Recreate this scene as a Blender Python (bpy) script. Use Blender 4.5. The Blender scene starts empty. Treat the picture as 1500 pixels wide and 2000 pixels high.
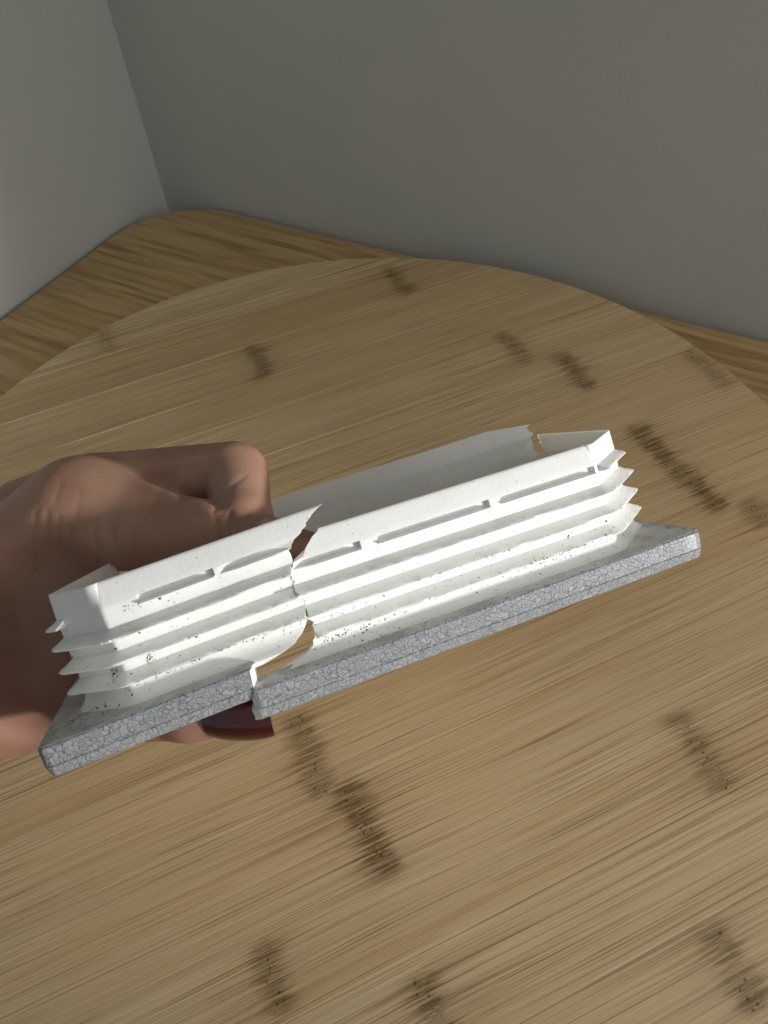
import bpy, bmesh, math, random
import numpy as np
from mathutils import Vector, Matrix
from mathutils.bvhtree import BVHTree
random.seed(7)
rng = np.random.default_rng(11)
sc = bpy.context.scene
COL = sc.collection

# ------------------------------------------------------------------ camera
W = 0.2            # metres per "unit" (length of the cover)
CAM_H = 0.33       # camera height above the board
PITCH, ROLL = 0.876, 0.101
def cam_rows(p, r):
    f = np.array([0, math.cos(p), -math.sin(p)]); rt = np.array([1., 0, 0]); dn = np.array([0, -math.sin(p), -math.cos(p)])
    c, s = math.cos(r), math.sin(r)
    return np.array([c*rt + s*dn, -s*rt + c*dn, f])
MC = cam_rows(PITCH, ROLL)
CAM = np.array([0, 0, CAM_H])
def c2w(q):                       # camera-space units -> world metres
    return (np.asarray(q, float) @ MC)*W + CAM
cam = bpy.data.cameras.new('camera'); co = bpy.data.objects.new('camera', cam); COL.objects.link(co)
rt, dn, fw = MC
m = Matrix(((rt[0], -dn[0], -fw[0], 0), (rt[1], -dn[1], -fw[1], 0), (rt[2], -dn[2], -fw[2], 0), (0, 0, 0, 1)))
m.translation = Vector(CAM); co.matrix_world = m
cam.sensor_fit = 'VERTICAL'; cam.sensor_height = 24; cam.sensor_width = 18; cam.lens = 18
cam.clip_start = 0.01; cam.clip_end = 20
cam.dof.use_dof = True; cam.dof.focus_distance = 0.27; cam.dof.aperture_fstop = 26
sc.camera = co
# ------------------------------------------------------------------ world, light, exposure
wd = bpy.data.worlds.new('World'); sc.world = wd; wd.use_nodes = True
bg = wd.node_tree.nodes['Background']; bg.inputs[0].default_value = (0.86, 0.95, 0.96, 1); bg.inputs[1].default_value = 0.30
def lamp(name, loc, target, power, radius, angle, blend, color):
    l = bpy.data.lights.new(name, 'SPOT'); l.energy = power; l.shadow_soft_size = radius; l.spot_size = math.radians(angle); l.spot_blend = blend; l.color = color
    o = bpy.data.objects.new(name, l); COL.objects.link(o); o.location = loc
    o.rotation_euler = (Vector(target) - Vector(loc)).to_track_quat('-Z', 'Y').to_euler(); return o
lamp('window_light', (0.90, -0.28, 0.345), (0.025, 0.12, 0.178), 50, 0.04, 24, 1.0, (1.0, 0.985, 0.96))
al = bpy.data.lights.new('window_glow', 'AREA'); al.energy = 1.45; al.size = .6; al.color = (1.0, 0.96, 0.90)
ao = bpy.data.objects.new('window_glow', al); COL.objects.link(ao); al.spread = math.radians(115); ao.location = (.80, -.14, .45); ao.rotation_euler = (Vector((.15, .10, .0)) - ao.location).to_track_quat('-Z', 'Y').to_euler()
sc.view_settings.view_transform = 'Standard'; sc.view_settings.look = 'None'
sc.view_settings.exposure = 0; sc.view_settings.gamma = 1
sc.cycles.use_denoising = True
sc.cycles.max_bounces = 8

# ------------------------------------------------------------------ helpers
def mat(name):
    m = bpy.data.materials.new(name); m.use_nodes = True
    return m, m.node_tree, m.node_tree.nodes['Principled BSDF']
class NT:
    """short-hand for building node graphs"""
    def __init__(s, nt): s.nt = nt
    def n(s, t, **kw):
        nd = s.nt.nodes.new(t)
        for k, v in kw.items():
            if k.startswith('i_'): nd.inputs[int(k[2:])].default_value = v
            else: setattr(nd, k, v)
        return nd
    def l(s, a, b): s.nt.links.new(a, b)
    def setin(s, sock, v):
        if isinstance(v, (int, float, tuple)): sock.default_value = v
        else: s.l(v, sock)
    def math(s, op, a, b=0.0, c=None, clamp=False):
        nd = s.n('ShaderNodeMath', operation=op, use_clamp=clamp)
        s.setin(nd.inputs[0], a); s.setin(nd.inputs[1], b)
        if c is not None: s.setin(nd.inputs[2], c)
        return nd.outputs[0]
    def ss(s, v, a, b, lo=0.0, hi=1.0):
        nd = s.n('ShaderNodeMapRange', interpolation_type='SMOOTHSTEP')
        s.setin(nd.inputs[0], v); nd.inputs[1].default_value = a; nd.inputs[2].default_value = b; nd.inputs[3].default_value = lo; nd.inputs[4].default_value = hi
        return nd.outputs[0]
    def mix(s, f, a, b, mode='MIX'):
        nd = s.n('ShaderNodeMix', data_type='RGBA', blend_type=mode)
        s.setin(nd.inputs[0], f); s.setin(nd.inputs[6], a if not isinstance(a, tuple) else (*a, 1)); s.setin(nd.inputs[7], b if not isinstance(b, tuple) else (*b, 1))
        return nd.outputs[2]
    def noise(s, vec, scale, detail=3.0, rough=0.55, dist=0.0):
        nd = s.n('ShaderNodeTexNoise'); s.l(vec, nd.inputs['Vector'])
        nd.inputs['Scale'].default_value = scale; nd.inputs['Detail'].default_value = detail; nd.inputs['Roughness'].default_value = rough; nd.inputs['Distortion'].default_value = dist
        return nd
    def comb(s, x, y, z):
        nd = s.n('ShaderNodeCombineXYZ')
        for i, v in enumerate((x, y, z)): s.setin(nd.inputs[i], v)
        return nd.outputs[0]
    def bump(s, h, strength, dist, bsdf, prev=None):
        nd = s.n('ShaderNodeBump'); nd.inputs['Strength'].default_value = strength; nd.inputs['Distance'].default_value = dist
        s.l(h, nd.inputs['Height'])
        if prev is not None: s.l(prev, nd.inputs['Normal'])
        s.l(nd.outputs[0], bsdf.inputs['Normal']); return nd.outputs[0]
def mesh_obj(name, verts, faces, m, parent=None, smooth=False, angle=None):
    me = bpy.data.meshes.new(name)
    off = np.array(parent.location) if parent is not None else np.zeros(3)
    me.from_pydata([tuple(np.asarray(v) - off) for v in verts], [], faces); me.update()
    bm = bmesh.new(); bm.from_mesh(me); bmesh.ops.recalc_face_normals(bm, faces=bm.faces); bm.to_mesh(me); bm.free()
    if smooth:
        for p in me.polygons: p.use_smooth = True
        if angle: me.set_sharp_from_angle(angle=math.radians(angle))
    me.materials.append(m)
    o = bpy.data.objects.new(name, me); COL.objects.link(o); o.parent = parent
    return o
def empty(name, loc, label, cat):
    o = bpy.data.objects.new(name, None); COL.objects.link(o); o.location = loc; o.empty_display_size = .02
    o['label'] = label; o['category'] = cat; return o
def tag(o, label, cat, kind=None):
    o['label'] = label; o['category'] = cat
    if kind: o['kind'] = kind

# ------------------------------------------------------------------ the setting: wall corner and floor
TY = -0.575
EX = np.array([math.cos(TY), math.sin(TY), 0]); EY = np.array([-math.sin(TY), math.cos(TY), 0]); EZ = np.array([0, 0, 1.])
def rm(x, y, z): return x*EX + y*EY + z*EZ
TABLE_Z = -0.016
def wall_material():
    m, nt, b = mat('painted_wall'); g = NT(nt)
    tc = g.n('ShaderNodeTexCoord').outputs['Object']
    n1 = g.noise(tc, 420, 3).outputs[0]; n2 = g.noise(tc, 6, 4).outputs[0]; n3 = g.noise(tc, 90, 2).outputs[0]
    c = g.mix(g.ss(n2, .35, .7), (.505, .515, .495), (.535, .54, .515))
    v = g.n('ShaderNodeTexVoronoi'); v.inputs['Scale'].default_value = 9; g.l(tc, v.inputs['Vector'])
    c = g.mix(g.ss(v.outputs['Distance'], .012, .03, .35, 0), c, (.2, .16, .13))
    g.l(c, b.inputs['Base Color']); b.inputs['Roughness'].default_value = .7
    h = g.math('ADD', n1, g.math('MULTIPLY', n3, .6))
    g.bump(h, .28, .0006, b); return m
MWALL = wall_material()
def slab(name, o, u, v, n, lu, lv, t, m, nu=2, nv=2):
    vs = []; fs = []
    for k in (0, 1):
        for i in range(nu):
            for j in range(nv): vs.append(o + u*lu*i/(nu-1) + v*lv*j/(nv-1) - n*t*k)
    N = nu*nv
    for k in (0, 1):
        for i in range(nu-1):
            for j in range(nv-1):
                a = k*N + i*nv + j; fs.append((a, a+nv, a+nv+1, a+1))
    edge = [i*nv for i in range(nu)] + [(nu-1)*nv + j for j in range(1, nv)] + [i*nv + nv-1 for i in range(nu-2, -1, -1)] + [j for j in range(nv-2, 0, -1)]
    for a, b2 in zip(edge, edge[1:] + edge[:1]): fs.append((a, b2, b2+N, a+N))
    return mesh_obj(name, vs, fs, m)
XW, YW = -0.5275, 0.4935
tag(slab('wall_left', rm(XW, YW + .1, -.75), -EY, EZ, EX, 1.6, 2.4, .1, MWALL), 'pale grey-green painted wall on the left of the corner', 'wall', 'structure')
tag(slab('wall_back', rm(XW, YW, -.75), EX, EZ, -EY, 2.2, 2.4, .1, MWALL), 'pale grey-green painted wall rising behind the round board', 'wall', 'structure')
mf, ntf, bf = mat('floor_grey'); bf.inputs['Base Color'].default_value = (.22, .2, .17, 1); bf.inputs['Roughness'].default_value = .6
gf = NT(ntf); gf.l(gf.mix(gf.noise(gf.n('ShaderNodeTexCoord').outputs['Object'], 8).outputs[0], (.16, .14, .12), (.26, .23, .2)), bf.inputs['Base Color'])
tag(slab('floor', rm(XW, YW, -.75), EX, -EY, EZ, 2.2, 1.5, .05, mf), 'dim floor far below the table', 'floor', 'structure')

# ------------------------------------------------------------------ bamboo table
GA = 0.338                                    # grain direction of the board
GU = np.array([math.cos(GA), math.sin(GA), 0]); GV = np.array([-math.sin(GA), math.cos(GA), 0])
def table_material():
    m, nt, b = mat('dark_bamboo'); g = NT(nt)
    tc = g.n('ShaderNodeTexCoord').outputs['Object']
    mp = g.n('ShaderNodeMapping'); mp.inputs['Rotation'].default_value = (0, 0, -TY); g.l(tc, mp.inputs[0])
    sp = g.n('ShaderNodeSeparateXYZ'); g.l(mp.outputs[0], sp.inputs[0])
    w = g.noise(mp.outputs[0], 7, 2).outputs[0]
    y = g.math('ADD', sp.outputs[1], g.math('MULTIPLY', w, .012))
    a = g.noise(g.comb(g.math('MULTIPLY', sp.outputs[0], 9), g.math('MULTIPLY', y, 150), 0.3), 1, 4, .6).outputs[0]
    f = g.noise(g.comb(g.math('MULTIPLY', sp.outputs[0], 14), g.math('MULTIPLY', y, 420), 2.3), 1, 3, .6).outputs[0]
    st = g.n('ShaderNodeTexWhiteNoise', noise_dimensions='1D'); g.l(g.math('FLOOR', g.math('MULTIPLY', sp.outputs[1], 52)), st.inputs['W'])
    c = g.mix(g.ss(a, .38, .72), (.66, .44, .20), (.34, .19, .065))
    c = g.mix(g.ss(f, .5, .75, 0, .55), c, (.22, .12, .042))
    c = g.mix(g.math('MULTIPLY', st.outputs[0], .3), c, (.56, .37, .16))
    g.l(c, b.inputs['Base Color']); b.inputs['Roughness'].default_value = .5
    g.bump(f, .2, .0004, b); return m
MTABLE = table_material()
def rounded_rect(x0, y0, x1, y1, r, n=10):
    pts = []
    for cx, cy, a in ((x1-r, y0+r, -90), (x1-r, y1-r, 0), (x0+r, y1-r, 90), (x0+r, y0+r, 180)):
        for k in range(n+1):
            t = math.radians(a + 90*k/n); pts.append((cx + r*math.cos(t), cy + r*math.sin(t)))
    return pts
def prism(name, pts, z0, z1, m, bev, parent=None, to=lambda x, y, z: np.array([x, y, z])):
    n = len(pts); P = np.array(pts); c = P.mean(0)
    nrm = np.roll(P, -1, 0) - np.roll(P, 1, 0); nrm = np.c_[nrm[:, 1], -nrm[:, 0]]; nrm /= np.linalg.norm(nrm, axis=1)[:, None] + 1e-12
    area = 0.5*np.sum(P[:, 0]*np.roll(P[:, 1], -1) - np.roll(P[:, 0], -1)*P[:, 1])
    if area < 0: nrm = -nrm
    levels = [(z0, 0), (z1 - bev, 0), (z1 - bev*.3, bev*.35), (z1, bev)]
    vs = []; fs = []
    for z, ins in levels:
        for p, q in zip(P, nrm): vs.append(to(p[0] - q[0]*ins, p[1] - q[1]*ins, z))
    for k in range(len(levels)-1):
        for i in range(n):
            j = (i+1) % n; fs.append((k*n+i, k*n+j, (k+1)*n+j, (k+1)*n+i))
    fs.append(tuple(range(n))[::-1]); fs.append(tuple(range((len(levels)-1)*n, len(levels)*n)))
    return mesh_obj(name, vs, fs, m, parent, True, 50)
tb = prism('table', rounded_rect(-.5215, -.55, .75, .4885, .075, 12), TABLE_Z - .03, TABLE_Z, MTABLE, .002, None, rm)
tag(tb, 'brown streaky bamboo table top with rounded corner tucked into the wall corner', 'table')

# ------------------------------------------------------------------ round bamboo board made of glued strips
NODES0 = [(.1905, .4600, .022, 1), (.0684, .4195, .020, 1), (.2268, .3500, .020, .8), (.2493, .3120, .021, 1.1), (.3245, .2755, .022, .7), (.2531, .2340, .020, 1.25), (.2540, .1965, .020, 1.3),
         (.0045, .1460, .022, 1.0), (.0150, .1065, .0235, 1.2), (.1597, .0745, .020, .9), (.1180, .0040, .016, .95), (-.0390, .0700, .014, 1.0), (.0120, .0360, .014, 1.1), (-.0215, .4960, .016, .6), (.2700, .1690, .011, .8)]
BC = np.array([-.0231, .26565]); BR = .26664; BT = .016
cu, cv = BC @ GU[:2], BC @ GV[:2]
NODES = [(a - cu, b - cv, c, d) for a, b, c, d in NODES0]          # node marks in the board's own axes
def bamboo_material():
    m, nt, b = mat('pale_bamboo'); g = NT(nt)
    tc = g.n('ShaderNodeTexCoord').outputs['Object']
    mp = g.n('ShaderNodeMapping'); mp.inputs['Rotation'].default_value = (0, 0, -GA); g.l(tc, mp.inputs[0])
    sp = g.n('ShaderNodeSeparateXYZ'); g.l(mp.outputs[0], sp.inputs[0])
    U, V = sp.outputs[0], sp.outputs[1]
    rnd = g.n('ShaderNodeObjectInfo').outputs['Random']
    # node marks
    jag = g.noise(g.comb(g.math('MULTIPLY', U, 45), g.math('MULTIPLY', V, 620), 0.0), 1, 3, .6).outputs[0]
    wob = g.noise(mp.outputs[0], 45, 3).outputs[0]
    mask = None; core = None
    stk = g.noise(g.comb(g.math('MULTIPLY', U, 28), g.math('MULTIPLY', V, 1250), 4.0), 1, 2, .6).outputs[0]
    for (nu_, nv_, hw, st) in NODES:
        du = g.math('SUBTRACT', U, nu_); dv = g.math('SUBTRACT', V, nv_)
        du = g.math('ADD', du, g.math('MULTIPLY', g.math('SUBTRACT', wob, .5), .014))
        a = g.math('ABSOLUTE', dv)
        e = g.ss(g.math('ADD', a, g.math('MULTIPLY', g.math('SUBTRACT', jag, .5), .012)), hw*.75, hw*1.15, 1, 0)
        wdt = g.math('MULTIPLY', g.math('ADD', g.math('MULTIPLY', jag, 2.2), -.2), .0105)
        r = g.math('DIVIDE', g.math('ABSOLUTE', du), wdt)
        k = g.math('MULTIPLY', g.math('MULTIPLY', g.math('ADD', g.ss(r, .15, 1.2, .75, 0), g.ss(r, .2, 3.2, .25, 0)), e), st)
        k2 = g.math('MULTIPLY', g.ss(g.math('ABSOLUTE', du), .001, .005, 1, 0), e)
        mask = k if mask is None else g.math('MAXIMUM', mask, k); core = k2 if core is None else g.math('MAXIMUM', core, k2)
    # grain bends round the nodes
    v2 = g.math('ADD', V, g.math('MULTIPLY', g.math('SUBTRACT', g.noise(mp.outputs[0], 5, 1).outputs[0], .5), .006))
    v2 = g.math('ADD', v2, g.math('MULTIPLY', g.math('MULTIPLY', core, g.math('SUBTRACT', g.noise(mp.outputs[0], 230, 2).outputs[0], .5)), .006))
    off = g.math('MULTIPLY', rnd, 37.0)
    def fib(su, sv, z, d=3, r=.6): return g.noise(g.comb(g.math('MULTIPLY', U, su), g.math('MULTIPLY', v2, sv), g.math('ADD', off, z)), 1, d, r).outputs[0]
    broad = fib(2.6, 60, 1); mid = fib(5, 460, 2); fine = fib(6.5, 1250, 3, 1, .5); dash = fib(12, 1900, 5, 1); rib = fib(3.5, 2300, 9, 1); patch = fib(8, 9, 6, 2)
    tone = g.mix(g.n('ShaderNodeObjectInfo').outputs['Color'], (.69, .462, .235), (.84, .64, .385))
    c = g.mix(g.ss(broad, .40, .70, 0, .5), tone, (.65, .415, .19))
    c = g.mix(g.ss(mid, .42, .70, 0, .30), c, (.53, .325, .135))
    dk = g.math('MULTIPLY', g.ss(fine, .60, .635), g.ss(patch, .35, .65, .25, 1))
    c = g.mix(g.math('MULTIPLY', dk, .62), c, (.31, .15, .048))
    c = g.mix(g.ss(dash, .61, .65, 0, .55), c, (.26, .135, .045))
    c = g.mix(g.ss(rib, .36, .64, .22, 0), c, (.40, .26, .12))
    c = g.mix(g.ss(dash, .28, .38, .45, 0), c, (.86, .72, .49))
    # node colour: brown blotch, darker pits, pale flecks
    speck = g.n('ShaderNodeTexVoronoi', feature='F1'); g.l(mp.outputs[0], speck.inputs['Vector']); speck.inputs['Scale'].default_value = 330
    pit = g.math('MULTIPLY', g.ss(speck.outputs['Distance'], .10, .30, 1, 0), g.ss(core, .2, .7))
    fl = g.noise(g.comb(g.math('MULTIPLY', U, 160), g.math('MULTIPLY', V, 500), 3.0), 1, 3).outputs[0]
    c = g.mix(g.math('MULTIPLY', mask, g.math('MULTIPLY', g.ss(jag, .3, .62, .5, .9), g.ss(stk, .36, .62, .45, 1.15)), clamp=True), c, (.20, .105, .04))
    c = g.mix(g.math('MULTIPLY', core, g.ss(fl, .55, .68, 0, .5)), c, (.50, .36, .19))
    c = g.mix(g.math('MULTIPLY', pit, .6), c, (.045, .022, .010))
    g.l(c, b.inputs['Base Color']); b.inputs['Roughness'].default_value = .52; b.inputs['Specular IOR Level'].default_value = .35
    h = g.math('SUBTRACT', g.math('MULTIPLY', dk, -.6), g.math('MULTIPLY', pit, 2.2))
    g.bump(h, .35, .0003, b); return m
MBAM = bamboo_material()
board = empty('round_board', (BC[0], BC[1], TABLE_Z), 'round pale bamboo board of wide glued strips lying on the brown table', 'cutting board')
vb = [.5255, .513, .4772, .4387, .400, .3700, .3318, .2925, .2535, .2155, .1775, .1660, .1285, .0890, .0550, .0205, -.0145, -.05]
TONES = [.95, .9, .25, .5, .35, .55, .45, .3, .4, .5, .35, .45, .5, .55, .6, .65, .7, .7]
for i in range(len(vb)-1):
    hi, lo = vb[i] - .00003, vb[i+1] + .00003
    if i == 0: hi = cv + BR
    RN = BR*1.17
    if i == len(vb)-2: lo = cv - RN
    lo = max(lo, cv - RN + 1e-5); hi = min(hi, cv + BR - 1e-5)
    n = 40; R_ = []; L_ = []
    for k in range(n+1):
        v = lo + (hi-lo)*k/n; h = BR*math.sqrt(max(1 - ((v-cv)/(BR if v > cv else RN))**2, 1e-8)); R_.append((cu + h, v)); L_.append((cu - h, v))
    pts = R_ + L_[::-1]
    dz = rng.uniform(-.00004, .00004)
    # side walls of a strip: small bevel only
    P = np.array(pts)
    def to(u, v, z): return np.array([*(u*GU[:2] + v*GV[:2]), z])
    so = prism('strip', pts, TABLE_Z + .0002, dz, MBAM, .0001, board, to); tn = TONES[i]; so.color = (tn, tn, tn, 1)

# ------------------------------------------------------------------ the broken cover
def rotv(w):
    w = np.array(w, float); t = np.linalg.norm(w) + 1e-12; k = w/t; K = np.array([[0, -k[2], k[1]], [k[2], 0, -k[0]], [-k[1], k[0], 0]])
    return np.eye(3) + math.sin(t)*K + (1 - math.cos(t))*K@K
BASE = np.array([[.954, 0, -.3], [-.3, 0, -.954], [0, 1, 0]])
class Pose:
    def __init__(s, v, k=1.0): s.k = k; s.M = rotv(v[:3]) @ BASE; s.T = np.array(v[3:])
    def w(s, p): return c2w((s.M @ np.asarray(p, float) + s.T)*s.k)
PA = Pose([0.09021763, -0.22584855, -0.02417156, -0.43696733, 0.29941007, 0.9710156])
PB = Pose([0.08015975, -0.29003798, 0.02195452, -0.4369423, 0.31423058, 0.92426088], 1.0235)
E_, H_, T_ = .045, .168, .045

def plastic_material():
    m, nt, b = mat('white_plastic'); g = NT(nt)
    tc = g.n('ShaderNodeTexCoord').outputs['Object']
    n1 = g.noise(tc, 45, 4, .6).outputs[0]; n2 = g.noise(tc, 900, 3, .6).outputs[0]; n3 = g.noise(tc, 170, 4, .7).outputs[0]
    c = g.mix(g.ss(n1, .35, .7), (.835, .835, .815), (.79, .79, .765))
    c = g.mix(g.ss(n3, .60, .78, 0, .30), c, (.58, .56, .50))
    v = g.n('ShaderNodeTexVoronoi'); v.inputs['Scale'].default_value = 520; g.l(tc, v.inputs['Vector'])
    c = g.mix(g.math('MULTIPLY', g.ss(v.outputs['Distance'], .05, .16, 1, 0), g.ss(n3, .52, .62)), c, (.22, .18, .14))
    g.l(c, b.inputs['Base Color']); b.inputs['Roughness'].default_value = .42; b.inputs['Specular IOR Level'].default_value = .4
    b.inputs['Subsurface Weight'].default_value = .5; b.inputs['Subsurface Radius'].default_value = (1, 1, .95); b.inputs['Subsurface Scale'].default_value = .0011
    g.bump(g.math('ADD', n2, g.math('MULTIPLY', n3, .8)), .22, .0004, b); return m
def crackle_material():
    m, nt, b = mat('crackled_print'); g = NT(nt)
    tcn = g.n('ShaderNodeTexCoord'); tc = tcn.outputs['Object']
    nz = g.noise(tc, 55, 3, .55)
    va = g.n('ShaderNodeVectorMath', operation='MULTIPLY_ADD'); g.l(nz.outputs[1], va.inputs[0]); va.inputs[1].default_value = (.012, .012, .012); g.l(tc, va.inputs[2])
    vec = va.outputs[0]
    def vor(scale, feat, v=vec):
        n = g.n('ShaderNodeTexVoronoi', feature=feat); n.inputs['Scale'].default_value = scale; g.l(v, n.inputs['Vector']); return n
    nz2 = g.noise(tc, 400, 3, .6)
    vb_ = g.n('ShaderNodeVectorMath', operation='MULTIPLY_ADD'); g.l(nz2.outputs[1], vb_.inputs[0]); vb_.inputs[1].default_value = (.0007, .0007, .0007); g.l(vec, vb_.inputs[2])
    e1 = vor(740, 'DISTANCE_TO_EDGE', vb_.outputs[0]).outputs['Distance']; e2 = vor(1300, 'DISTANCE_TO_EDGE', vb_.outputs[0]).outputs['Distance']; cell = vor(740, 'F1', vb_.outputs[0]).outputs['Color']
    cs = g.n('ShaderNodeSeparateColor'); g.l(cell, cs.inputs[0])
    n1 = g.noise(tc, 120, 4, .6).outputs[0]
    thin = g.ss(e1, .012, .085, 1, 0)
    sel = g.ss(g.noise(tc, 240, 2).outputs[0], .45, .6)
    fine = g.math('MULTIPLY', g.ss(e2, .01, .09, 1, 0), sel)
    c = g.mix(cs.outputs[0], (.325, .338, .345), (.225, .238, .252))
    c = g.mix(g.ss(n1, .42, .66, 0, .6), c, (.26, .268, .27))
    c = g.mix(g.ss(e1, .04, .28, .35, 0), c, (.27, .28, .285))
    c = g.mix(g.math('MULTIPLY', fine, .35), c, (.13, .135, .145))
    c = g.mix(g.math('MULTIPLY', thin, .75), c, (.078, .08, .088))
    # plain greyish plastic with dirt on top of the rim
    ge = g.n('ShaderNodeVectorMath', operation='DOT_PRODUCT'); g.l(g.n('ShaderNodeNewGeometry').outputs['True Normal'], ge.inputs[0])
    up = (PA.w((0, 0, 1)) - PA.w((0, 0, 0)))/W; ge.inputs[1].default_value = tuple(up)
    n4 = g.noise(tc, 60, 5, .7).outputs[0]
    ct = g.mix(g.ss(n4, .38, .68), (.60, .61, .585), (.36, .36, .33))
    ct = g.mix(g.ss(g.noise(tc, 420, 3, .7).outputs[0], .58, .7, 0, .7), ct, (.13, .115, .09))
    c = g.mix(g.ss(ge.outputs['Value'], .8, .92), c, ct)
    g.l(c, b.inputs['Base Color']); b.inputs['Roughness'].default_value = .5; b.inputs['Specular IOR Level'].default_value = .25; b.inputs['Coat Weight'].default_value = .03; b.inputs['Coat Roughness'].default_value = .2
    g.bump(g.math('SUBTRACT', g.math('MULTIPLY', n1, .5), g.math('MULTIPLY', thin, .5)), .4, .0003, b); return m
MPL = plastic_material(); MCR = crackle_material()

# ---- outline paths (length x depth in cover units), walked from the crack outward
def fillet(poly, rads, n=4):
    out = [np.array(poly[0])]
    for i in range(1, len(poly)-1):
        p0, p, p1 = map(np.array, (poly[i-1], poly[i], poly[i+1])); r = rads[i]
        a = (p0-p)/np.linalg.norm(p0-p); b2 = (p1-p)/np.linalg.norm(p1-p)
        for k in range(n+1):
            t = k/n; out.append((1-t)**2*(p + a*r) + 2*t*(1-t)*p + t*t*(p + b2*r))
    out.append(np.array(poly[-1])); return np.array(out)
class Path:
    def __init__(s, pts, side):
        s.P = np.array(pts); d = np.diff(s.P, axis=0); L = np.linalg.norm(d, axis=1); s.arc = np.r_[0, np.cumsum(L)]
        t = d/L[:, None]; nr = np.c_[t[:, 1], -t[:, 0]]*side
        vn = np.zeros_like(s.P); vn[0] = nr[0]; vn[-1] = nr[-1]
        for i in range(1, len(s.P)-1):
            q = nr[i-1] + nr[i]; q /= np.linalg.norm(q); vn[i] = q/max(q @ nr[i], .6)
        s.N = vn
    def at(s, a, off):
        x = np.interp(a, s.arc, s.P[:, 0]) + off*np.interp(a, s.arc, s.N[:, 0])
        y = np.interp(a, s.arc, s.P[:, 1]) + off*np.interp(a, s.arc, s.N[:, 1])
        return x, y
X0 = .62
pathL = Path(fillet([(X0, E_), (.1225, E_), (.050, .104), (.119, .247), (.20, .345), (.39, .370), (.50, .347), (.64, .287), (.775, .262), (.885, .250)], [0, .004, .006, .016, .03, .03, .03, .04, .03, 0]), -1)
XR0 = .20
pathR = Path(fillet([(XR0, E_), (.872, E_-.002), (.966, .133), (.950, .360)], [0, .007, .008, 0]), 1)
crL = [(.1684, .4481), (.1655, .440), (.1563, .4231), (.1438, .4091), (.1337, .3906), (.1232, .3818), (.1157, .3814), (.11, .3825), (.0931, .3722), (.0846, .3723), (.0767, .3726), (.0629, .3683), (.055, .3788), (.0434, .3787), (.029, .3715), (.0207, .3725), (.0101, .3635), (.0022, .3517), (-.0073, .3182), (-.0153, .2795)]
crR = [(.1674, .4392), (.1589, .4264), (.1506, .4152), (.1388, .4059), (.1344, .39), (.1228, .3823), (.1066, .3842), (.0901, .3802), (.0803, .3914), (.0538, .3852), (.0517, .3935), (.031, .3921), (.0149, .3838), (.0054, .3677), (.0021, .3578), (-.0017, .331), (-.008, .3052), (-.0143, .2976)]
def itp(tab, z):
    a = np.array(sorted(tab)); return float(np.interp(z, a[:, 0], a[:, 1]))
def jit(z, s): return .0012*math.sin(z*900 + s) + .0009*math.sin(z*2300 + 2*s)
def crack_a_L(z): return X0 - (itp(crL, z) + jit(z, 1))
def crack_a_R(z): return itp(crR, z) + jit(z, 4) - XR0
tearL = [(.168, .007), (.158, .003), (.152, -.003), (.144, -.004), (.142, .004), (.136, .005), (.134, -.003), (.120, -.001), (.108, -.004), (.104, .005), (.098, .004), (.094, -.004), (.07, -.002), (.05, .004), (.02, -.004), (-.02, .004)]
def tear_a_L(z): return pathL.arc[-1] - .026 + itp(tearL, z)
def tear_a_R(z): return pathR.arc[-1] - .006 + .004*math.sin(z*130) + jit(z, 9)*3
hfar0 = np.argmin(np.abs(pathL.P[:, 0] - .119) + np.abs(pathL.P[:, 1] - .247)); AN0 = pathL.arc[hfar0]
def rim_drop_L(a):                       # the rim is broken away where the hand reaches in
    d0, d1 = AN0 + .006, AN0 + .30
    e0 = pathL.arc[-1] - .115
    if a > e0: return .015*min(1, (a-e0)/.095)
    if a < d0 or a > d1: return 0.0
    return .115*min(1, (a-d0)/.018)*min(1, (d1-a)/.03)

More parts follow.
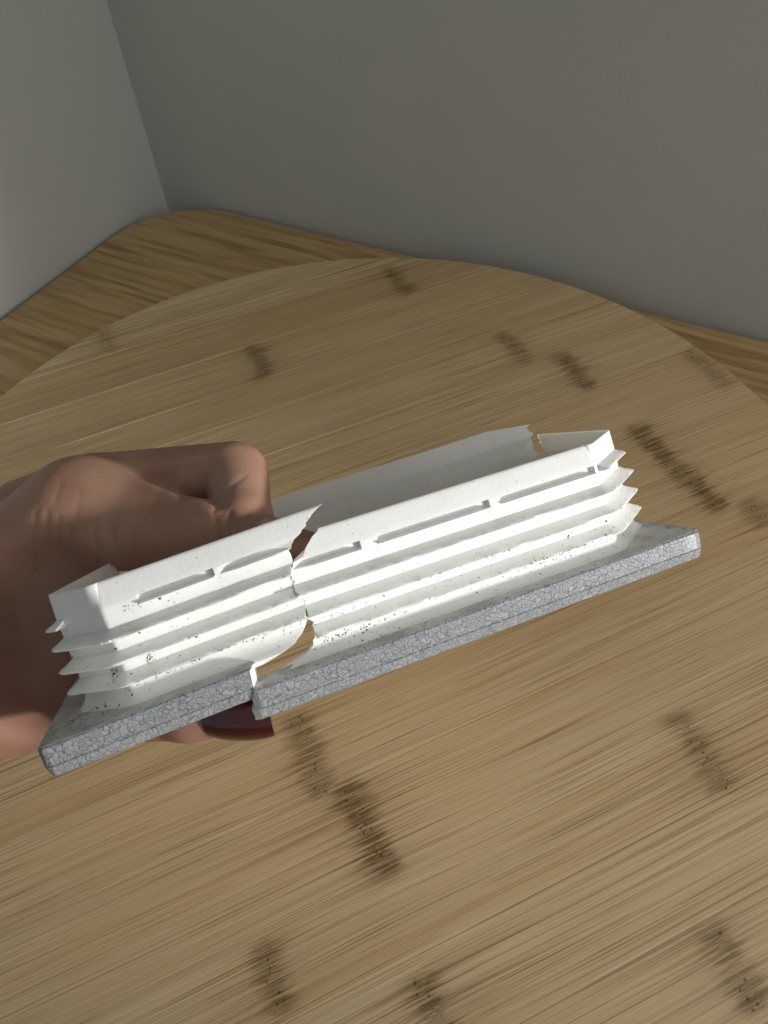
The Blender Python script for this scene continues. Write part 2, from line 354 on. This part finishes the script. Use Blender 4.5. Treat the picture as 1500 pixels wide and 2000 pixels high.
def sweep(name, pose, path, prof, a0f, a1f, mtl, parent, step=.006, noise=0.0, drop=None, smooth=True, ang=38, n_out=0, mod=None, extra=()):
    """prof: closed list of (off, z, d0, d1): d0/d1 shift the crack end / tear end of that row"""
    a_mid0 = max(a0f(z) + d0 for _, z, d0, _ in prof) + .012; a_mid1 = min(a1f(z) - d1 for _, z, _, d1 in prof) - .012
    st = list(np.arange(a_mid0, a_mid1, step)) + [a for a in list(path.arc) + list(extra) if a_mid0 < a < a_mid1] + [a_mid1]
    st = sorted(st); st = [st[0]] + [b for a, b in zip(st, st[1:]) if b - a > 3e-4]
    nf = 4
    rows = len(prof); vs = []
    S = [('s', k/nf) for k in range(nf)] + [('m', a) for a in st] + [('e', (k+1)/nf) for k in range(nf)]
    nz = rng.normal(0, 1, (len(S), rows))
    sm = np.convolve(rng.normal(0, 1, len(S)+8), np.ones(5)/5, 'same')[4:-4]
    for i, (k, t) in enumerate(S):
        for j, (off, z, d0, d1) in enumerate(prof):
            if k == 's': a = (a0f(z) + d0)*(1-t) + st[0]*t
            elif k == 'm': a = t
            else: a = st[-1]*(1-t) + (a1f(z) - d1)*t
            o2, z2 = off, z
            if drop is not None: 
                dd = drop(a)
                if dd > 0 and z > .02: z2 = min(z, H_ - dd + .002*(z/H_))
            if mod is not None: o2, z2 = mod(a, o2, z2, j, sm[i], nz[i, j])
            x, y = path.at(a, o2); vs.append(pose.w((x, y, z2)))
    fs = []
    for i in range(len(S)-1):
        for j in range(rows):
            q = (j+1) % rows; fs.append((i*rows+j, i*rows+q, (i+1)*rows+q, (i+1)*rows+j))
    for base in (0, (len(S)-1)*rows):
        if not n_out: fs.append(tuple(base + j for j in range(rows))); continue
        A, B2 = list(range(n_out)), list(range(rows-1, n_out-1, -1)); i = j = 0      # zip outer and inner chains together
        while i < len(A)-1 or j < len(B2)-1:
            if j == len(B2)-1 or (i < len(A)-1 and prof[A[i+1]][1] <= prof[B2[j+1]][1]): fs.append((base+A[i], base+A[i+1], base+B2[j])); i += 1
            else: fs.append((base+A[i], base+B2[j+1], base+B2[j])); j += 1
    return mesh_obj(name, vs, fs, mtl, parent, smooth, ang)

cover = empty('broken_cover', tuple(PA.w((.5, .2, -T_))), 'cracked white plastic cover with ridged sides and grey crackled rim, gripped by the hand', 'plastic cover')
otab = [(-.004, .021), (0, .017), (.004, .0115), (.009, .0065), (.015, .003), (.023, .0008), (.032, 0), (.131, 0), (.135, -.0006), (.142, -.0028), (.152, -.0066), (.160, -.0098), (.1645, -.0116), (.1672, -.0132), (.168, -.0148)]
def wall_prof(dl, dinner, dtear):
    zs = sorted(set([.1238, .1245, .1255, .1262, .1351, .1359] + [round(z, 5) for z in np.arange(-.004, .160, .0042)] + [z for z, _ in otab]))
    pr = [(itp(otab, z), z, 0, 0) for z in zs]
    pr.append((-.0165, .1675, dl(.168)*.6, dtear*.6))
    for z in (.164, .15, .1435, .135, .12, .11, .09, .07, .05, .03, .015, .004, -.012): pr.append((-.0215, z, dl(z), dtear))
    pr.append((.015, -.012, 0, 0))
    return pr
G_Z0, G_Z1, G_D = .1258, .1356, .0172
def groove_mod(slots, ac):
    ex = []
    for a0, a1, s0, s1 in slots: ex += [a0, a0 + s0*.5, a0 + s0, a1 - s1, a1 - s1*.5, a1]
    def mod(a, o, z, j, s, n):
        if o < 0 and z > .13: o = o*(1 - .85*min(1, max(0, (a - ac)/.012)))          # the rim stands upright round the corners
        if j >= NOUT or not (.1242 < z < G_Z1): return o, z
        w = 0
        for a0, a1, s0, s1 in slots: w = max(w, min(1, max(0, (a-a0)/s0), max(0, (a1-a)/s1)) if a0 < a < a1 else 0)
        t = (z - G_Z0)/(G_Z1 - G_Z0)
        return (o + w*.0100 if z < .1258 else o - w*.0085), z
    return mod, ex
slotsL = [(X0-.2759, X0-.1700, .0012, .005), (X0-.3780, X0-.3000, .003, .005)]
slotsR = [(.4000-XR0, .4877-XR0, .004, .0012), (.512-XR0, .689-XR0, .004, .0012), (.7065-XR0, .868-XR0, .004, .004)]
GL, exL = groove_mod(slotsL, X0 - .1225); GR, exR = groove_mod(slotsR, .872 - XR0)
NOUT = len(wall_prof(lambda z: 0, 0, 0)) - 15
wl = sweep('wall', PA, pathL, wall_prof(lambda z: -.006 if z < .03 else (-.004 if z > .15 else .002), 0, .022), crack_a_L, tear_a_L, MPL, cover, drop=rim_drop_L, n_out=NOUT, mod=GL, extra=exL)
wr = sweep('wall', PB, pathR, wall_prof(lambda z: .012 if z < .02 else .004, 0, .010), crack_a_R, tear_a_R, MPL, cover, n_out=NOUT, mod=GR, extra=exR)
def fin_prof(zt, o, rise=.012, thick=.0016):
    return [(-.005, zt + rise + .002, 0, 0), (0.0003, zt + rise, 0, 0), (o*.45, zt + rise*.52, 0, 0), (o*.9, zt + rise*.12 + .0006, 0, 0), (o, zt, 0, 0), (o*.96, zt - thick*.6, 0, 0), (o*.5, zt - thick*1.3, 0, 0), (0, zt - thick*1.6, 0, 0), (-.005, zt - thick*1.6, 0, 0)]
def fin_mod(seed):
    ph = [random.uniform(0, 6) for _ in range(6)]
    def mod(a, o, z, j, s, n):
        if j in (4, 5):
            chip = max(0, math.sin(a*31 + ph[0])*math.sin(a*13 + ph[1]) - .55)
            o = o*(1 + .07*s - .35*chip) + .0004*n; z = z + .0009*s - .0014*max(0, math.sin(a*47 + ph[2])*math.sin(a*21 + ph[3])-.4) + .00025*n
        elif j == 3: o = o + .0004*s; z = z + .0004*s
        return o, z
    return mod
bv = [wl, wr]
for k, zt in enumerate((.0933, .0604, .0296)):
    bv.append(sweep('ridge', PA, pathL, fin_prof(zt, .022, .0115 + .001*k), lambda z: crack_a_L(z) + .0005, lambda z: tear_a_L(z) - .02, MPL, cover, step=.0045, ang=28, mod=fin_mod(k), drop=None))
    bv.append(sweep('ridge', PB, pathR, fin_prof(zt, .022, .0115 + .001*k), lambda z: crack_a_R(z) + .0005, lambda z: tear_a_R(z) - .02, MPL, cover, step=.0045, ang=28, mod=fin_mod(k+5)))
# interrupted top ridge: short raised lips
def lip(pose, path, a0, a1, o=.016, zt=.1262): 
    return sweep('short_ridge', pose, path, fin_prof(zt, o, .0088, .0014), lambda z: a0, lambda z: a1, MPL, cover, step=.005, ang=28, mod=fin_mod(int(a0*100)))
aL = X0 - .1225
bv.append(lip(PA, pathL, aL + .075, aL + .22, .019, .122))
aR = .872 - XR0
bv.append(lip(PB, pathR, aR + .004, pathR.arc[-1] - .09, .0165, .1262))

# rim flange: ring-shaped plate round the foot of the walls, split by the crack
def flange(name, pose, outer, inner, cr_in):
    n_o = len(outer); pts = outer + inner; n = len(pts)
    P = np.array(pts); ctr = np.array([.5, .2])
    nr = np.zeros_like(P)
    O = np.array(outer); t = np.gradient(O, axis=0); q = np.c_[t[:, 1], -t[:, 0]]; q /= np.linalg.norm(q, axis=1)[:, None]
    sgn = 1 if np.sum(q*(O - ctr)) > 0 else -1
    nr[:n_o] = q*sgn
    lv = [(0, .0045), (-.0014, .0018), (-.0042, 0), (-.0272, 0), (-.0283, .0016), (-.0297, .0004), (-.043, .0048), (-T_, .0078)]
    vs = []; fs = []
    jx = [rng.uniform(-.0018, .0018, 2) for _ in lv]
    for (z, ins), jj in zip(lv, jx):
        for i, p in enumerate(P):
            p2 = p - nr[i]*ins
            if i in (0, n - 1) or i in cr_in:           # torn edge
                p2 = p2 + np.array([jj[0]*1.5 + .0085*(z/T_)*(1 if pose is PA else .3), 0])
            vs.append(pose.w((p2[0], p2[1], z)))
    for k in range(len(lv)-1):
        for i in range(n):
            j = (i+1) % n; fs.append((k*n+i, k*n+j, (k+1)*n+j, (k+1)*n+i))
    fs.append(tuple(range(n))); fs.append(tuple(range((len(lv)-1)*n, len(lv)*n))[::-1])
    o = mesh_obj(name, vs, fs, MCR, cover, True, 30); o.data.materials.append(MPL); cs_ = set(cr_in) | {0, n-1}
    for p in o.data.polygons:
        if len(p.vertices) == 4 and all((v % n) in cs_ for v in p.vertices): p.material_index = 1
    bm = bmesh.new(); bm.from_mesh(o.data); bmesh.ops.triangulate(bm, faces=[f for f in bm.faces if len(f.verts) > 4]); bm.to_mesh(o.data); bm.free()
    return o
def corner(cx, cy, r, a0, a1, n=6): return [(cx + r*math.cos(math.radians(a0 + (a1-a0)*k/n)), cy + r*math.sin(math.radians(a0 + (a1-a0)*k/n))) for k in range(n+1)]
def inner_pts(path, a0, a1, off=-.0200, n=60):
    st = sorted(list(np.linspace(a0, a1, n)) + [a for a in path.arc if a0 < a < a1]); return [tuple(float(c) for c in path.at(a, off)) for a in st]
def lin(p, q, n): return [(p[0] + (q[0]-p[0])*k/n, p[1] + (q[1]-p[1])*k/n) for k in range(n)]
YB = .425
aend = np.interp(.70, pathL.P[hfar0+5:, 0], pathL.arc[hfar0+5:])
oL = lin((.2795, 0), (.008, 0), 12) + corner(.008, .013, .013, 270, 180) + lin((-.005, .02), (-.005, YB-.02), 6) + corner(.007, YB-.012, .012, 180, 90) + lin((.03, YB), (.70, YB), 10) + [(.70, YB)]
iL = inner_pts(pathL, X0 - .2855, aend)[::-1] + [(.289, .045), (.281, .028), (.2865, .014)]
n1 = len(oL) + len(iL)
bv.append(flange('crackled_rim', PA, oL, iL, (n1-1, n1-2, n1-3, n1-4)))
oR = lin((.2942, 0), (.984, 0), 24) + corner(.984, .016, .016, 270, 360) + lin((1, .02), (1, YB-.02), 6) + corner(.988, YB-.012, .012, 0, 90) + lin((.98, YB), (.955, YB), 2) + [(.955, YB)]
iR = inner_pts(pathR, .405 - XR0, pathR.arc[-1])[::-1] + [(.392, .050), (.36, .046), (.32, .043), (.2905, .038), (.2865, .026), (.2845, .014)]
n2 = len(oR) + len(iR)
bv.append(flange('crackled_rim', PB, oR, iR, (n2-1, n2-2, n2-3, n2-4)))

# ------------------------------------------------------------------ dirt on the cover: crumbs, threads
tv, tf = [], []
for o in bv:
    b0 = len(tv); loc = np.array(cover.location)
    tv += [tuple(np.array(v.co) + loc) for v in o.data.vertices]; tf += [tuple(b0 + i for i in p.vertices) for p in o.data.polygons]
BVH = BVHTree.FromPolygons(tv, tf)
def pix(px, py): 
    d = c2w(((px-750)/1500, (py-1000)/1500, 1)) - CAM; return Vector(d).normalized()
mdirt, ntd, bd = mat('dark_dirt'); bd.inputs['Base Color'].default_value = (.085, .052, .026, 1); bd.inputs['Roughness'].default_value = .9
mst, nts, bs = mat('brown_stain'); bs.inputs['Base Color'].default_value = (.22, .15, .07, 1); bs.inputs['Roughness'].default_value = .7
dv, df = [], []
def crumb(px, py, r, el=1.0, ang=0.0, V=None, F=None):
    V = dv if V is None else V; F = df if F is None else F
    hit = BVH.ray_cast(Vector(CAM), pix(px, py))
    if hit[0] is None: return
    p, n = hit[0], hit[1]
    if n.dot(Vector(CAM) - p) < 0: n = -n
    s = (p - Vector(CAM)).length/1500*r
    t = n.orthogonal().normalized(); t.rotate(Matrix.Rotation(ang, 3, n)); b2 = n.cross(t)
    base = len(V); k = 7
    V.append(tuple(p + n*s*.55))
    for i in range(k):
        a = 2*math.pi*i/k; q = random.uniform(.65, 1.25)
        V.append(tuple(p + t*math.cos(a)*s*q*el + b2*math.sin(a)*s*q - n*s*.15))
    for i in range(k): F.append((base, base+1+i, base+1+(i+1) % k))
    F.append(tuple(base+1+i for i in range(k))[::-1])
# crumbs seen one by one
for px, py, r, el in ((312, 1169, 4.2, 1.3), (226, 1267, 3.6, 1.0), (272, 1236, 2.2, 2.2), (383, 1244, 3.2, 1.5), (222, 1317, 4.0, 1.5), (258, 1357, 3, 1.2), (270, 1332, 2, 1.5), (347, 1159, 1.8, 1), (340, 1176, 1.6, 1), (142, 1283, 2.5, 1.8), (143, 1309, 2, 1.6), (206, 1380, 3.2, 2.2), (233, 1377, 2.6, 2), (292, 1345, 1.6, 1), (293, 1350, 1.4, 1),
                     (352, 1280, 2, 1.3), (326, 1287, 1.8, 1), (256, 1316, 2.2, 2.4), (212, 1334, 1.8, 2), (622, 1156, 1.6, 1), (705, 1229, 2.3, 1.2), (716, 1230, 2.6, 1.3), (727, 1235, 2, 1), (662, 1274, 2.4, 1.8), (653, 1258, 1.6, 1), (1184, 1018, 3.5, 1.6), (1110, 1047, 3.4, 1.7), (1117, 1038, 1.6, 2), (1218, 1045, 2.2, 2), (1143, 949, 1.7, 1), (1117, 972, 1.7, 1), (1141, 1066, 1.6, 1), (1144, 1070, 1.5, 1), (1150, 1090, 2, 1.3), (1222, 1008, 1.5, 1.5), (1231, 938, 1.6, 1.6), (1196, 935, 1.6, 1.6), (960, 1104, 1.8, 1), (483, 1224, 1.5, 1), (568, 1237, 1.4, 1), (533, 1188, 1.3, 1), (550, 1193, 1.2, 1)):
    crumb(px, py, r*.8, el, random.uniform(0, 3))
def scatter(n, cx, cy, sx, sy, slope, r0, r1):
    for _ in range(n):
        a = random.gauss(0, sx); b2 = random.gauss(0, sy); crumb(cx + a, cy + a*slope + b2, 1.2*random.uniform(r0, r1), random.choice((1, 1, 1.4, 2.2)), random.uniform(0, 3))
scatter(26, 195, 1385, 22, 12, -.2, .7, 1.9); scatter(30, 150, 1402, 26, 14, -.6, .6, 1.6); scatter(14, 255, 1185, 8, 3, -.3, .6, 1.2); scatter(16, 291, 1285, 7, 5, -.3, .7, 1.6); scatter(40, 330, 1260, 80, 50, -.3, .5, 1.1)
scatter(26, 690, 1235, 45, 9, -.33, .6, 1.5); scatter(36, 720, 1250, 60, 8, -.35, .6, 1.4); scatter(40, 1000, 1120, 110, 9, -.33, .5, 1.4); scatter(40, 900, 1110, 180, 45, -.3, .5, 1.0); scatter(26, 1215, 955, 14, 40, .3, .5, 1.1)
scatter(30, 1060, 1075, 60, 14, -.3, .5, 1.2); scatter(24, 510, 1190, 60, 35, -.33, .4, .9); scatter(18, 560, 1240, 30, 12, -.4, .4, 1.0); scatter(16, 1180, 1060, 40, 14, -.3, .6, 1.4); scatter(14, 1300, 1055, 40, 10, -.3, .6, 1.4)
for x0, y0, x1, y1, nn_ in ((620, 1258, 800, 1192, 46), (1030, 1104, 1190, 1050, 40), (620, 1212, 760, 1160, 16), (800, 1140, 1000, 1075, 26), (420, 1274, 590, 1212, 24), (240, 1350, 400, 1282, 26), (860, 1215, 1180, 1096, 60), (520, 1330, 840, 1212, 40)):
    for _ in range(nn_):
        t_ = random.random(); crumb(x0 + (x1-x0)*t_, y0 + (y1-y0)*t_ + random.gauss(0, 2.2), random.uniform(.6, 1.6), random.choice((1, 1.5, 2.5)), random.uniform(0, 3))
def thread(pts, r):
    n = max(4, int(sum(math.dist(a, b2) for a, b2 in zip(pts, pts[1:]))/1.6)); P = np.array(pts, float); a = np.r_[0, np.cumsum(np.linalg.norm(np.diff(P, axis=0), axis=1))]
    for s in np.linspace(0, a[-1], n): crumb(np.interp(s, a, P[:, 0]), np.interp(s, a, P[:, 1]), r, 1.5, 0)
thread([(162, 1309), (170, 1302), (177, 1296)], .7); thread([(125, 1408), (140, 1407), (152, 1400), (160, 1385)], .7); thread([(135, 1385), (150, 1378), (158, 1373)], .7); thread([(100, 1440), (130, 1390), (155, 1378)], .5)
thread([(1178, 1021), (1184, 1015), (1190, 1016)], .8); thread([(1222, 1050), (1214, 1040), (1217, 1036)], .6); thread([(415, 1300), (470, 1285)], .4); thread([(250, 1232), (275, 1225)], .6)
dirt = mesh_obj('dirt', dv, df, mdirt, cover); dirt['kind'] = 'stuff'
sv, sf = [], []
for _ in range(46):
    a = random.gauss(0, 5); crumb(222 + a*.7 + random.gauss(0, 2.5), 1318 + random.gauss(0, 8), random.uniform(.8, 2.2), 1.3, random.uniform(0, 3), sv, sf)
for _ in range(14): crumb(290 + random.gauss(0, 6), 1286 + random.gauss(0, 4), random.uniform(.6, 1.6), 1.3, random.uniform(0, 3), sv, sf)
stn = mesh_obj('brown_stain', sv, sf, mst, cover); stn['kind'] = 'stuff'

# ------------------------------------------------------------------ the hand (one continuous skin)
def cp(px, py, d): return np.array([(px-750)/1500*d, (py-1000)/1500*d, d])
def rad(rpx, d): return rpx*d/1500
PR = []                                   # (a, b, ra, rb, k)
def seg(a, b2, ra, rb, k=.02): PR.append((cp(*a), cp(*b2), rad(ra, a[2]), rad(rb, b2[2]), k))
# forearm, wrist and palm
seg((-420, 1330, 1.42), (-40, 1200, 1.34), 150, 165, .05)
seg((-40, 1190, 1.34), (30, 1260, 1.27), 170, 130, .06)
seg((10, 1180, 1.31), (-20, 1370, 1.26), 115, 108, .06)
# thumb
seg((20, 1120, 1.30), (165, 1008, 1.27), 125, 105, .06)
seg((165, 1008, 1.27), (395, 1052, 1.195), 104, 70, .05)
seg((395, 1052, 1.195), (520, 1074, 1.150), 66, 58, .03)
seg((520, 1074, 1.150), (598, 1082, 1.145), 56, 46, .03)
# index finger: knuckle, first joint, folded down into the cover
seg((60, 1015, 1.40), (190, 962, 1.36), 84, 76, .03)
seg((190, 962, 1.36), (455, 928, 1.285), 76, 66, .008)
seg((460, 926, 1.282), (476, 1014, 1.195), 64, 56, .003)
seg((478, 1014, 1.195), (466, 1072, 1.215), 54, 46, .012)
# middle finger reaching under the rim, nail towards the camera
seg((-10, 1370, 1.26), (180, 1390, 1.235), 95, 66, .04)
seg((180, 1390, 1.235), (370, 1388, 1.165), 62, 56, .02)
seg((370, 1388, 1.165), (468, 1386, 1.143), 55, 51, .02)
# ring and little finger, further back under the cover
seg((0, 1330, 1.33), (190, 1345, 1.36), 90, 62, .03)
seg((190, 1345, 1.36), (400, 1340, 1.33), 60, 48, .02)
seg((0, 1290, 1.40), (170, 1290, 1.47), 85, 55, .03)
seg((170, 1290, 1.47), (330, 1290, 1.47), 52, 42, .02)
CARVE = [(cp(70, 1250, 1.17), .118, .05)]             # hollow of the palm beside the cover
lo = np.array([-1.0, -.26, .98]); hi = np.array([-.06, .50, 1.64]); hs = .0046
N = np.ceil((hi-lo)/hs).astype(int)
gx, gy, gz = [(lo[i] + hs*np.arange(N[i])).astype(np.float32) for i in range(3)]
X, Y, Z = np.meshgrid(gx, gy, gz, indexing='ij')
D = np.full(X.shape, 9, np.float32)
for a, b2, ra, rb, k in PR:
    ab = b2 - a; L2 = ab @ ab
    t = np.clip(((X-a[0])*ab[0] + (Y-a[1])*ab[1] + (Z-a[2])*ab[2])/L2, 0, 1)
    d = np.sqrt((X-a[0]-t*ab[0])**2 + (Y-a[1]-t*ab[1])**2 + (Z-a[2]-t*ab[2])**2) - (ra + (rb-ra)*t)
    h = np.maximum(k - np.abs(D-d), 0)/k; D = np.minimum(D, d) - h*h*k*.25
for c_, r_, k in CARVE:
    d = r_ - np.sqrt((X-c_[0])**2 + ((Y-c_[1])*.85)**2 + (Z-c_[2])**2); h = np.maximum(k - np.abs(D-d), 0)/k; D = np.maximum(D, d) + h*h*k*.25
del X, Y, Z
def surface_nets(D, lo, hs):
    s = D < 0
    c = np.zeros(np.array(D.shape)-1, np.int8)
    for dx in (0, 1):
        for dy in (0, 1):
            for dz in (0, 1): c += s[dx:D.shape[0]-1+dx, dy:D.shape[1]-1+dy, dz:D.shape[2]-1+dz]
    act = (c > 0) & (c < 8); idx = np.full(act.shape, -1, np.int32); I = np.argwhere(act); idx[act] = np.arange(len(I))
    acc = np.zeros((len(I), 3)); cnt = np.zeros(len(I))
    corners = [(i, j, k) for i in (0, 1) for j in (0, 1) for k in (0, 1)]
    for p in corners:
        for ax in range(3):
            if p[ax]: continue
            q = list(p); q[ax] = 1
            d0 = D[I[:, 0]+p[0], I[:, 1]+p[1], I[:, 2]+p[2]]; d1 = D[I[:, 0]+q[0], I[:, 1]+q[1], I[:, 2]+q[2]]
            m_ = (d0 < 0) != (d1 < 0); t = np.where(m_, d0/np.where(m_, d0-d1, 1), 0)
            pt = np.tile(np.array(p, float), (len(I), 1)); pt[:, ax] = t
            acc += pt*m_[:, None]; cnt += m_
    V = lo + hs*(I + acc/cnt[:, None])
    F = []
    for ax in range(3):
        o1, o2 = [(1, 2), (2, 0), (0, 1)][ax]
        sl = [slice(None)]*3; sl2 = [slice(None)]*3; sl[ax] = slice(0, -1); sl2[ax] = slice(1, None)
        E = np.argwhere(s[tuple(sl)] != s[tuple(sl2)])
        E = E[(E[:, o1] > 0) & (E[:, o2] > 0) & (E[:, o1] < D.shape[o1]-1) & (E[:, o2] < D.shape[o2]-1)]
        inside = s[E[:, 0], E[:, 1], E[:, 2]]
        def gi(a, b3):
            q = E.copy(); q[:, o1] -= a; q[:, o2] -= b3; return idx[q[:, 0], q[:, 1], q[:, 2]]
        qd = np.c_[gi(0, 0), gi(1, 0), gi(1, 1), gi(0, 1)]; qd[~inside] = qd[~inside][:, ::-1]; F.append(qd)
    F = np.concatenate(F); return V, F[(F >= 0).all(1)]
V, F = surface_nets(D, lo, hs)
def vnormals(V, F):
    n = np.cross(V[F[:, 2]]-V[F[:, 0]], V[F[:, 3]]-V[F[:, 1]]); out = np.zeros_like(V)
    for i in range(4): np.add.at(out, F[:, i], n)
    return out/(np.linalg.norm(out, axis=1)[:, None] + 1e-12)
for _ in range(2):                                       # relax
    acc = np.zeros_like(V); cnt = np.zeros(len(V))
    for i in range(4):
        for j in (1, 3): np.add.at(acc, F[:, i], V[F[:, (i+j) % 4]]); np.add.at(cnt, F[:, i], 1)
    V = V*.5 + .5*acc/cnt[:, None]
nrm = vnormals(V, F)
if np.mean(np.sum(nrm*(V - V.mean(0)), 1)) < 0: nrm = -nrm; F = F[:, ::-1]
px = 750 + 1500*V[:, 0]/V[:, 2]; py = 1000 + 1500*V[:, 1]/V[:, 2]
facing = np.clip(-np.sum(nrm*V, 1)/np.linalg.norm(V, axis=1)*3, 0, 1)
def crease(pts, w, depth, zr=(0, 9)):
    P = np.array(pts, float); best = np.full(len(V), 1e9)
    for a, b2 in zip(P, P[1:]):
        ab = b2-a; t = np.clip(((px-a[0])*ab[0] + (py-a[1])*ab[1])/(ab @ ab), 0, 1)
        best = np.minimum(best, np.hypot(px-a[0]-t*ab[0], py-a[1]-t*ab[1]))
    g_ = .5*np.exp(-(best/(w*1.15))**2)*facing*((V[:, 2] > zr[0]) & (V[:, 2] < zr[1]))
    return -depth*g_
disp = np.zeros(len(V))
for pts, w, d in (([(136, 1035), (134, 1075), (142, 1105)], 5, .005), ([(182, 1030), (186, 1060), (196, 1095)], 5, .005), ([(92, 1000), (90, 1050), (96, 1110)], 5, .0035), ([(215, 1030), (224, 1070), (232, 1090)], 5, .003), ([(255, 1040), (262, 1080)], 5, .003),
                  ([(118, 945), (106, 985)], 4, .002), ([(70, 1000), (62, 1060), (70, 1120)], 5, .003), ([(115, 1010), (112, 1060)], 4, .0025), ([(155, 960), (150, 1010)], 4, .0018),
                  ([(416, 1000), (424, 1025), (428, 1060)], 4, .006), ([(450, 1004), (446, 1028), (450, 1050)], 4, .006), ([(484, 1010), (474, 1022)], 4, .005), ([(502, 1012), (488, 1030)], 4, .004), ([(428, 1004), (452, 1000)], 4, .003),
                  ([(418, 996), (440, 968), (456, 945), (478, 930)], 4, .003), ([(448, 972), (436, 985), (425, 992)], 5, .002), ([(355, 965), (372, 945), (395, 930)], 9, .005), ([(300, 985), (318, 950)], 8, .002)):
    disp += crease(pts, w, d)
V2 = V + nrm*disp[:, None]
def skin_material():
    m, nt, b = mat('skin'); g = NT(nt)
    tc = g.n('ShaderNodeTexCoord').outputs['Object']
    n1 = g.noise(tc, 55, 4, .6).outputs[0]; n2 = g.noise(tc, 14, 3, .5).outputs[0]
    c = g.mix(g.ss(n1, .35, .7), (.375, .218, .155), (.32, .168, .118))
    c = g.mix(g.ss(n2, .42, .66, 0, .55), c, (.36, .165, .12))
    v = g.n('ShaderNodeTexVoronoi', feature='DISTANCE_TO_EDGE'); v.inputs['Scale'].default_value = 1100; g.l(tc, v.inputs['Vector'])
    v3 = g.n('ShaderNodeTexVoronoi'); v3.inputs['Scale'].default_value = 70; g.l(tc, v3.inputs['Vector'])
    c = g.mix(g.ss(v3.outputs['Distance'], .03, .06, .45, 0), c, (.16, .08, .05))
    g.l(c, b.inputs['Base Color']); b.inputs['Roughness'].default_value = .5; b.inputs['Specular IOR Level'].default_value = .35
    b.inputs['Subsurface Weight'].default_value = .35; b.inputs['Subsurface Radius'].default_value = (1, .4, .22); b.inputs['Subsurface Scale'].default_value = .004
    h = g.math('ADD', g.math('MULTIPLY', g.ss(v.outputs['Distance'], 0, .3), .5), g.noise(tc, 500, 4, .65).outputs[0])
    g.bump(h, .2, .0003, b); return m
MSK = skin_material()
person = empty('person', tuple(c2w(cp(0, 1250, 1.3))), 'bare left hand with dark red nail polish gripping the broken cover', 'person')
Vw = (V2 @ MC)*W + CAM
hand = mesh_obj('hand', Vw, [tuple(int(i) for i in f) for f in F], MSK, person, True)
# nail of the finger under the rim
mn, ntn, bn = mat('red_nail_polish'); gn = NT(ntn)
gn.l(gn.mix(gn.noise(gn.n('ShaderNodeTexCoord').outputs['Object'], 60).outputs[0], (.032, .0015, .003), (.050, .002, .004)), bn.inputs['Base Color'])
bn.inputs['Roughness'].default_value = .13; bn.inputs['Coat Weight'].default_value = .6; bn.inputs['Coat Roughness'].default_value = .08
a0 = cp(416, 1384, 1.150); a1 = cp(546, 1383, 1.128); ax = a1 - a0; LN = np.linalg.norm(ax); ax /= LN
nn = np.array([0, .30, -1.0]); nn -= ax*(nn @ ax); nn /= np.linalg.norm(nn); bb = np.cross(ax, nn)
if bb[1] < 0: bb = -bb
nvv, nff = [], []
NU, NV = 18, 21
for lay in (0, 1):
    for i in range(NU):
        for j in range(NV):
            v = -1 + 2*j/(NV-1); u = i/(NU-1)
            u0 = .30*abs(v)**2.4; u1 = 1.0 - .30*abs(v)**3.5
            uu = u0 + (u1-u0)*u; ph = v*math.radians(84)
            r0 = .0470 + .0012 - .0018*lay - .0075*max(0, u-.45)**2*3 - .004*max(0, .35-u)**2*8
            nvv.append(c2w(a0 + ax*LN*uu + r0*(math.cos(ph)*nn*.92 + math.sin(ph)*bb)))
for lay in (0, 1):
    for i in range(NU-1):
        for j in range(NV-1):
            a = lay*NU*NV + i*NV + j; nff.append((a, a+1, a+NV+1, a+NV))
rim_ = [i*NV for i in range(NU)] + [(NU-1)*NV + j for j in range(1, NV)] + [i*NV+NV-1 for i in range(NU-2, -1, -1)] + [j for j in range(NV-2, 0, -1)]
for a, b2 in zip(rim_, rim_[1:] + rim_[:1]): nff.append((a, b2, b2+NU*NV, a+NU*NV))
mesh_obj('fingernail', nvv, nff, mn, person, True, 60)
